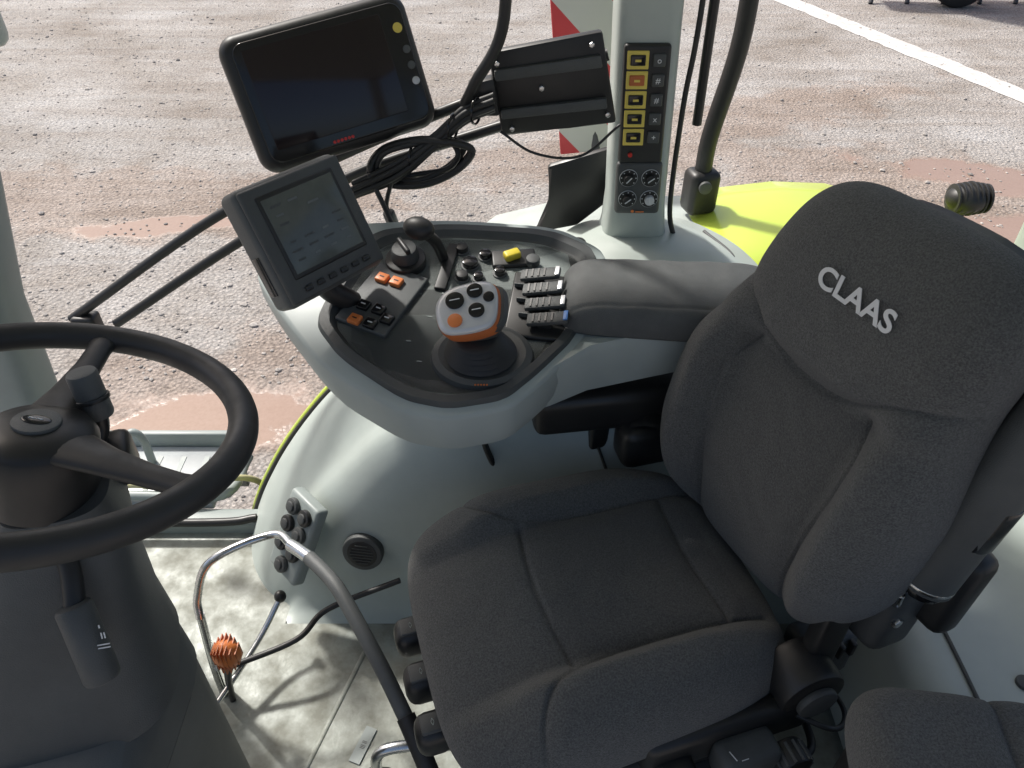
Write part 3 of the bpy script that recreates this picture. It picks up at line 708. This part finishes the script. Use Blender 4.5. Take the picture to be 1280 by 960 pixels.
# ------------------------------------------------------------ exterior of tractor
parts=[]
parts.append(loft('fender_top',[[(x,1.25,z),(x+.0,1.4,z+.01),(x+.03,1.6,z+.01),(x+.09,1.74,z-.01),(x+.1,1.78,z-.05)] for x,z in ((-.17,.48),(-.13,.55),(0,.585),(.2,.60),(.40,.605))],LG,caps=False,closed=False,ang=60))
gl=[]
for x,z in ((.405,.60),(.5,.63),(.62,.645),(.75,.64),(.9,.60),(1.05,.52)):
    gl.append([(x,1.30,z-.06),(x,1.33,z-.01),(x,1.45,z+.01),(x,1.62,z+.015),(x,1.72,z-.005),(x,1.77,z-.06)])
parts.append(loft('fender_green',gl,GREEN,caps=False,closed=False,ang=60))
parts.append(tube('fender_green_edge',[(p.x-.010,1.250,p.z-.010) for p in ap[1:46]],.009,GREEN,spline=False))
group('rear_fender',parts)
V=[];F=[];wcx,wcy,wcz=.38,1.55,-.45
prof=[(.45,-.22),(.70,-.25),(.84,-.24),(.88,-.18),(.885,0),(.88,.18),(.84,.24),(.70,.25),(.45,.22)]
for i in range(72):
    a=2*math.pi*i/72
    for r,yy in prof: V.append((wcx+r*math.cos(a),wcy+yy,wcz+r*math.sin(a)))
n=len(prof)
for i in range(72):
    for j in range(n-1): F.append((i*n+j,((i+1)%72)*n+j,((i+1)%72)*n+j+1,i*n+j+1))
parts=[mk('tyre_carcass',V,F,TYRE)]
for i in range(24):
    for s in (-1,1):
        a=2*math.pi*(i+.5*(s>0))/24
        R=Matrix.Rotation(-a,3,'Y')@Matrix.Rotation(.6*s,3,'X')
        parts.append(box('lug',(wcx+.9*math.cos(a),wcy+s*.115,wcz+.9*math.sin(a)),(.04,.25,.05),TYRE,R,.006,1))
parts.append(cyl('rim_disc',(wcx,wcy-.1,wcz),(wcx,wcy+.1,wcz),.46,GREEN,bev=.02,seg=48))
group('rear_wheel',parts,(wcx,wcy,wcz))
parts=[tube('rail',[(.46,1.58,1.5),(.455,1.6,1.15),(.452,1.6,.98),(.424,1.6,.80),(.422,1.6,.70)],.019,BLK),
       box('rail_foot',(.422,1.6,.675),(.07,.06,.10),BLK,rotz(15),.015),cyl('rail_bolt',(.422,1.565,.70),(.422,1.555,.70),.014,CHAR)]
group('exterior_handrail',parts)
parts=[quadplate('flap',[(.072,1.48,.785),(.20,1.48,.825),(.213,1.48,.715),(.14,1.48,.65),(.045,1.48,.63),(.085,1.48,.70)],.02,BLK,.008),
       tube('flap_arm',[(.15,1.49,.8),(.2,1.49,.76),(.24,1.48,.7)],.008,BLK)]
group('mudguard_flap',parts)
wm=bpy.data.materials.new('red_white_stripes');wm.use_nodes=True
q=wm.node_tree;bb=q.nodes['Principled BSDF'];t=q.nodes.new('ShaderNodeTexCoord');m_=q.nodes.new('ShaderNodeMapping');m_.inputs['Rotation'].default_value=(0,math.radians(45),0)
wv=q.nodes.new('ShaderNodeTexWave');wv.inputs['Scale'].default_value=1.6;wv.inputs['Phase Offset'].default_value=2.2;rp=q.nodes.new('ShaderNodeValToRGB');rp.color_ramp.interpolation='CONSTANT'
rp.color_ramp.elements[0].color=(.62,.06,.07,1);rp.color_ramp.elements[1].color=(.62,.62,.58,1);rp.color_ramp.elements[1].position=.5
q.links.new(t.outputs['Object'],m_.inputs['Vector']);q.links.new(m_.outputs['Vector'],wv.inputs['Vector']);q.links.new(wv.outputs['Fac'],rp.inputs[0]);q.links.new(rp.outputs[0],bb.inputs['Base Color'])
parts=[box('board',(.19,1.92,.83),(.17,.012,.40),wm,Matrix.Rotation(math.radians(-6),3,'Y'),.003),
       tube('bracket',[(.2,1.94,.8),(.22,1.9,.6),(.22,1.75,.56)],.012,STEEL)]
group('warning_board',parts)
parts=[ell('lamp_body',(1.03,1.60,.655),(.048,.04,.032),BLK)]+[cyl('lamp_rib_%d'%i,(.995+.012*i,1.60,.655),(1.0+.012*i,1.60,.655),.039-.002*abs(i-3),RUB,bev=.001) for i in range(7)]+[tube('lamp_bracket',[(1.03,1.60,.65),(1.02,1.60,.53)],.01,BLK)]
group('fender_lamp',parts)
parts=[box('mirror_head',(-.955,1.45,1.115),(.10,.05,.18),LG,rotz(10),.02),tube('mirror_arm',[(-.96,1.45,1.1),(-.93,1.3,1.2),(-.75,1.0,1.35)],.01,BLK)]
group('side_mirror',parts)
parts=[box('step_panel',(-.93,1.33,.03),(.42,.20,.02),CLEAR,rotz(0),.006),box('step_riser',(-.93,1.44,-.02),(.42,.02,.20),LGD,None,.006),
       tube('step_frame',[(-1.15,1.24,.05),(-.9,1.24,.06),(-.70,1.25,.05),(-.68,1.40,.03)],.012,LGD),
       tube('step_hook',[(-.95,1.36,.03),(-.95,1.36,.12),(-.935,1.37,.145),(-.915,1.37,.12),(-.915,1.37,.03)],.010,LGD)]
for i in range(6): parts.append(box('step_slot_%d'%i,(-1.08+.06*i,1.33,.0405),(.012,.12,.002),LGD,None,0))
group('cab_step',parts)
parts=[tube('hose',[(-1.05,1.25,.04),(-.92,1.26,.075),(-.80,1.25,.07),(-.70,1.27,.085),(-.64,1.31,.04),(-.63,1.38,-.1)],.008,HOSE)]
group('yellow_hose',parts)

# ------------------------------------------------------------ levers on floor
parts=[]
parts.append(tube('grab_rod_bare',[(-.57,.80,.22),(-.57,.82,.26),(-.533,.842,.335),(-.433,.888,.35),(-.385,.85,.365)],.0075,CHR))
parts.append(tube('grab_rod_collar',[(-.39,.853,.365),(-.365,.833,.37),(-.344,.817,.37)],.011,CHR))
parts.append(tube('grab_rod_sleeve',[(-.350,.822,.37),(-.31,.782,.373),(-.276,.74,.37),(-.208,.644,.33),(-.159,.572,.28)],.0125,DG))
parts.append(tube('grab_rod_end',[(-.165,.582,.288),(-.128,.52,.25),(-.10,.47,.2),(-.09,.46,0.0)],.015,RUB))
parts.append(tube('grab_rod_foot',[(-.57,.805,.225),(-.57,.78,.1),(-.57,.77,.0)],.0075,CHR))
group('bent_handle',parts,(-.35,.8,.3))
parts=[ell('knob',(-.505,.735,.21),(.026,.022,.032),ORG),tube('stem',[(-.505,.735,.19),(-.53,.745,.1),(-.55,.76,0)],.006,BLK)]
for i in range(-3,4): parts.append(box('knob_rib',(-.505+.007*i,.735,.21),(.002,.044*math.cos(i*.33),.064*math.cos(i*.33)),ORGD,None,0))
group('orange_lever',parts)
parts=[tube('rod_dark',[(-.55,.781,.08),(-.423,.83,.10),(-.371,.892,.11),(-.226,.933,.15)],.006,RUB),tube('rod_bright',[(-.576,.679,.05),(-.506,.832,.08),(-.47,.907,.12)],.006,CHR),
       ell('rod_ball',(-.468,.912,.125),(.012,.012,.014),BLK),tube('rod_foot',[(-.576,.679,.05),(-.59,.66,.0)],.006,CHR),tube('rod_foot_dark',[(-.55,.781,.08),(-.56,.775,.0)],.006,RUB)]
group('parking_linkage',parts)
parts=[tube('bar',[(-.235,.585,.06),(-.221,.589,.15),(-.15,.60,.155),(-.095,.603,.15),(-.06,.62,.15)],.010,CHR),tube('clevis',[(-.17,.62,.13),(-.14,.58,.17),(-.12,.6,.2)],.008,CHR),
       box('foot',(-.235,.585,.03),(.05,.05,.05),BLK,None,.01)]
group('seat_slide_lever',parts)

# ------------------------------------------------------------ parked implement far away
parts=[]
ix,iy=6.0,11.7
parts.append(box('frame',(ix+.6,iy,-.35),(4.0,.5,.25),REDP,rotz(-8),.03))
parts.append(box('hopper',(ix+.8,iy+.2,.35),(3.0,1.0,.9),REDP,rotz(-8),.15))
for k in (.05,1.9):
    c0=Vector((ix+k,iy-.45,GZ+.38))
    parts.append(cyl('tyre_%d'%int(k*10),c0,c0+Vector((0,.28,0)),.38,TYRE,bev=.06,seg=40))
    parts.append(cyl('wheel_rim_%d'%int(k*10),c0+Vector((0,-.01,0)),c0+Vector((0,.1,0)),.24,ORGD,bev=.02,seg=32))
for i in range(7):
    x=ix-1.0+i*.5
    parts.append(tube('tine_%d'%i,[(x,iy,-.45),(x+.02,iy-.15,-.8),(x,iy-.05,-1.1),(x-.05,iy-.2,-1.34)],.03,STEEL))
group('seed_drill',parts,(ix,iy,-.5))

# ------------------------------------------------------------ light
S=Vector((-.44,.46,.77)).normalized()
sd_=bpy.data.lights.new('sun','SUN');sd_.energy=4.5;sd_.angle=math.radians(4);sd_.color=(1,.965,.91)
so=bpy.data.objects.new('sun',sd_);COL.objects.link(so);so.rotation_euler=S.to_track_quat('Z','Y').to_euler();so.location=(-5,5,9)
wd=bpy.data.worlds.new('World');sc.world=wd;wd.use_nodes=True
wn_=wd.node_tree;bg=wn_.nodes['Background'];sk=wn_.nodes.new('ShaderNodeTexSky');sk.sky_type='NISHITA';sk.sun_disc=False
sk.sun_elevation=math.asin(S.z);sk.sun_rotation=math.atan2(S.x,S.y);sk.air_density=1.0;sk.dust_density=5
wn_.links.new(sk.outputs[0],bg.inputs['Color']);bg.inputs['Strength'].default_value=.15
# ------------------------------------------------------------ camera
cd=bpy.data.cameras.new('camera');cd.sensor_width=36;cd.lens=27;cd.clip_start=.02;cd.clip_end=1500
co=bpy.data.objects.new('camera',cd);COL.objects.link(co);co.location=(0,0,1.45);co.rotation_euler=(math.radians(50),0,0);sc.camera=co
sc.view_settings.view_transform='Standard';sc.view_settings.look='None';sc.view_settings.exposure=0
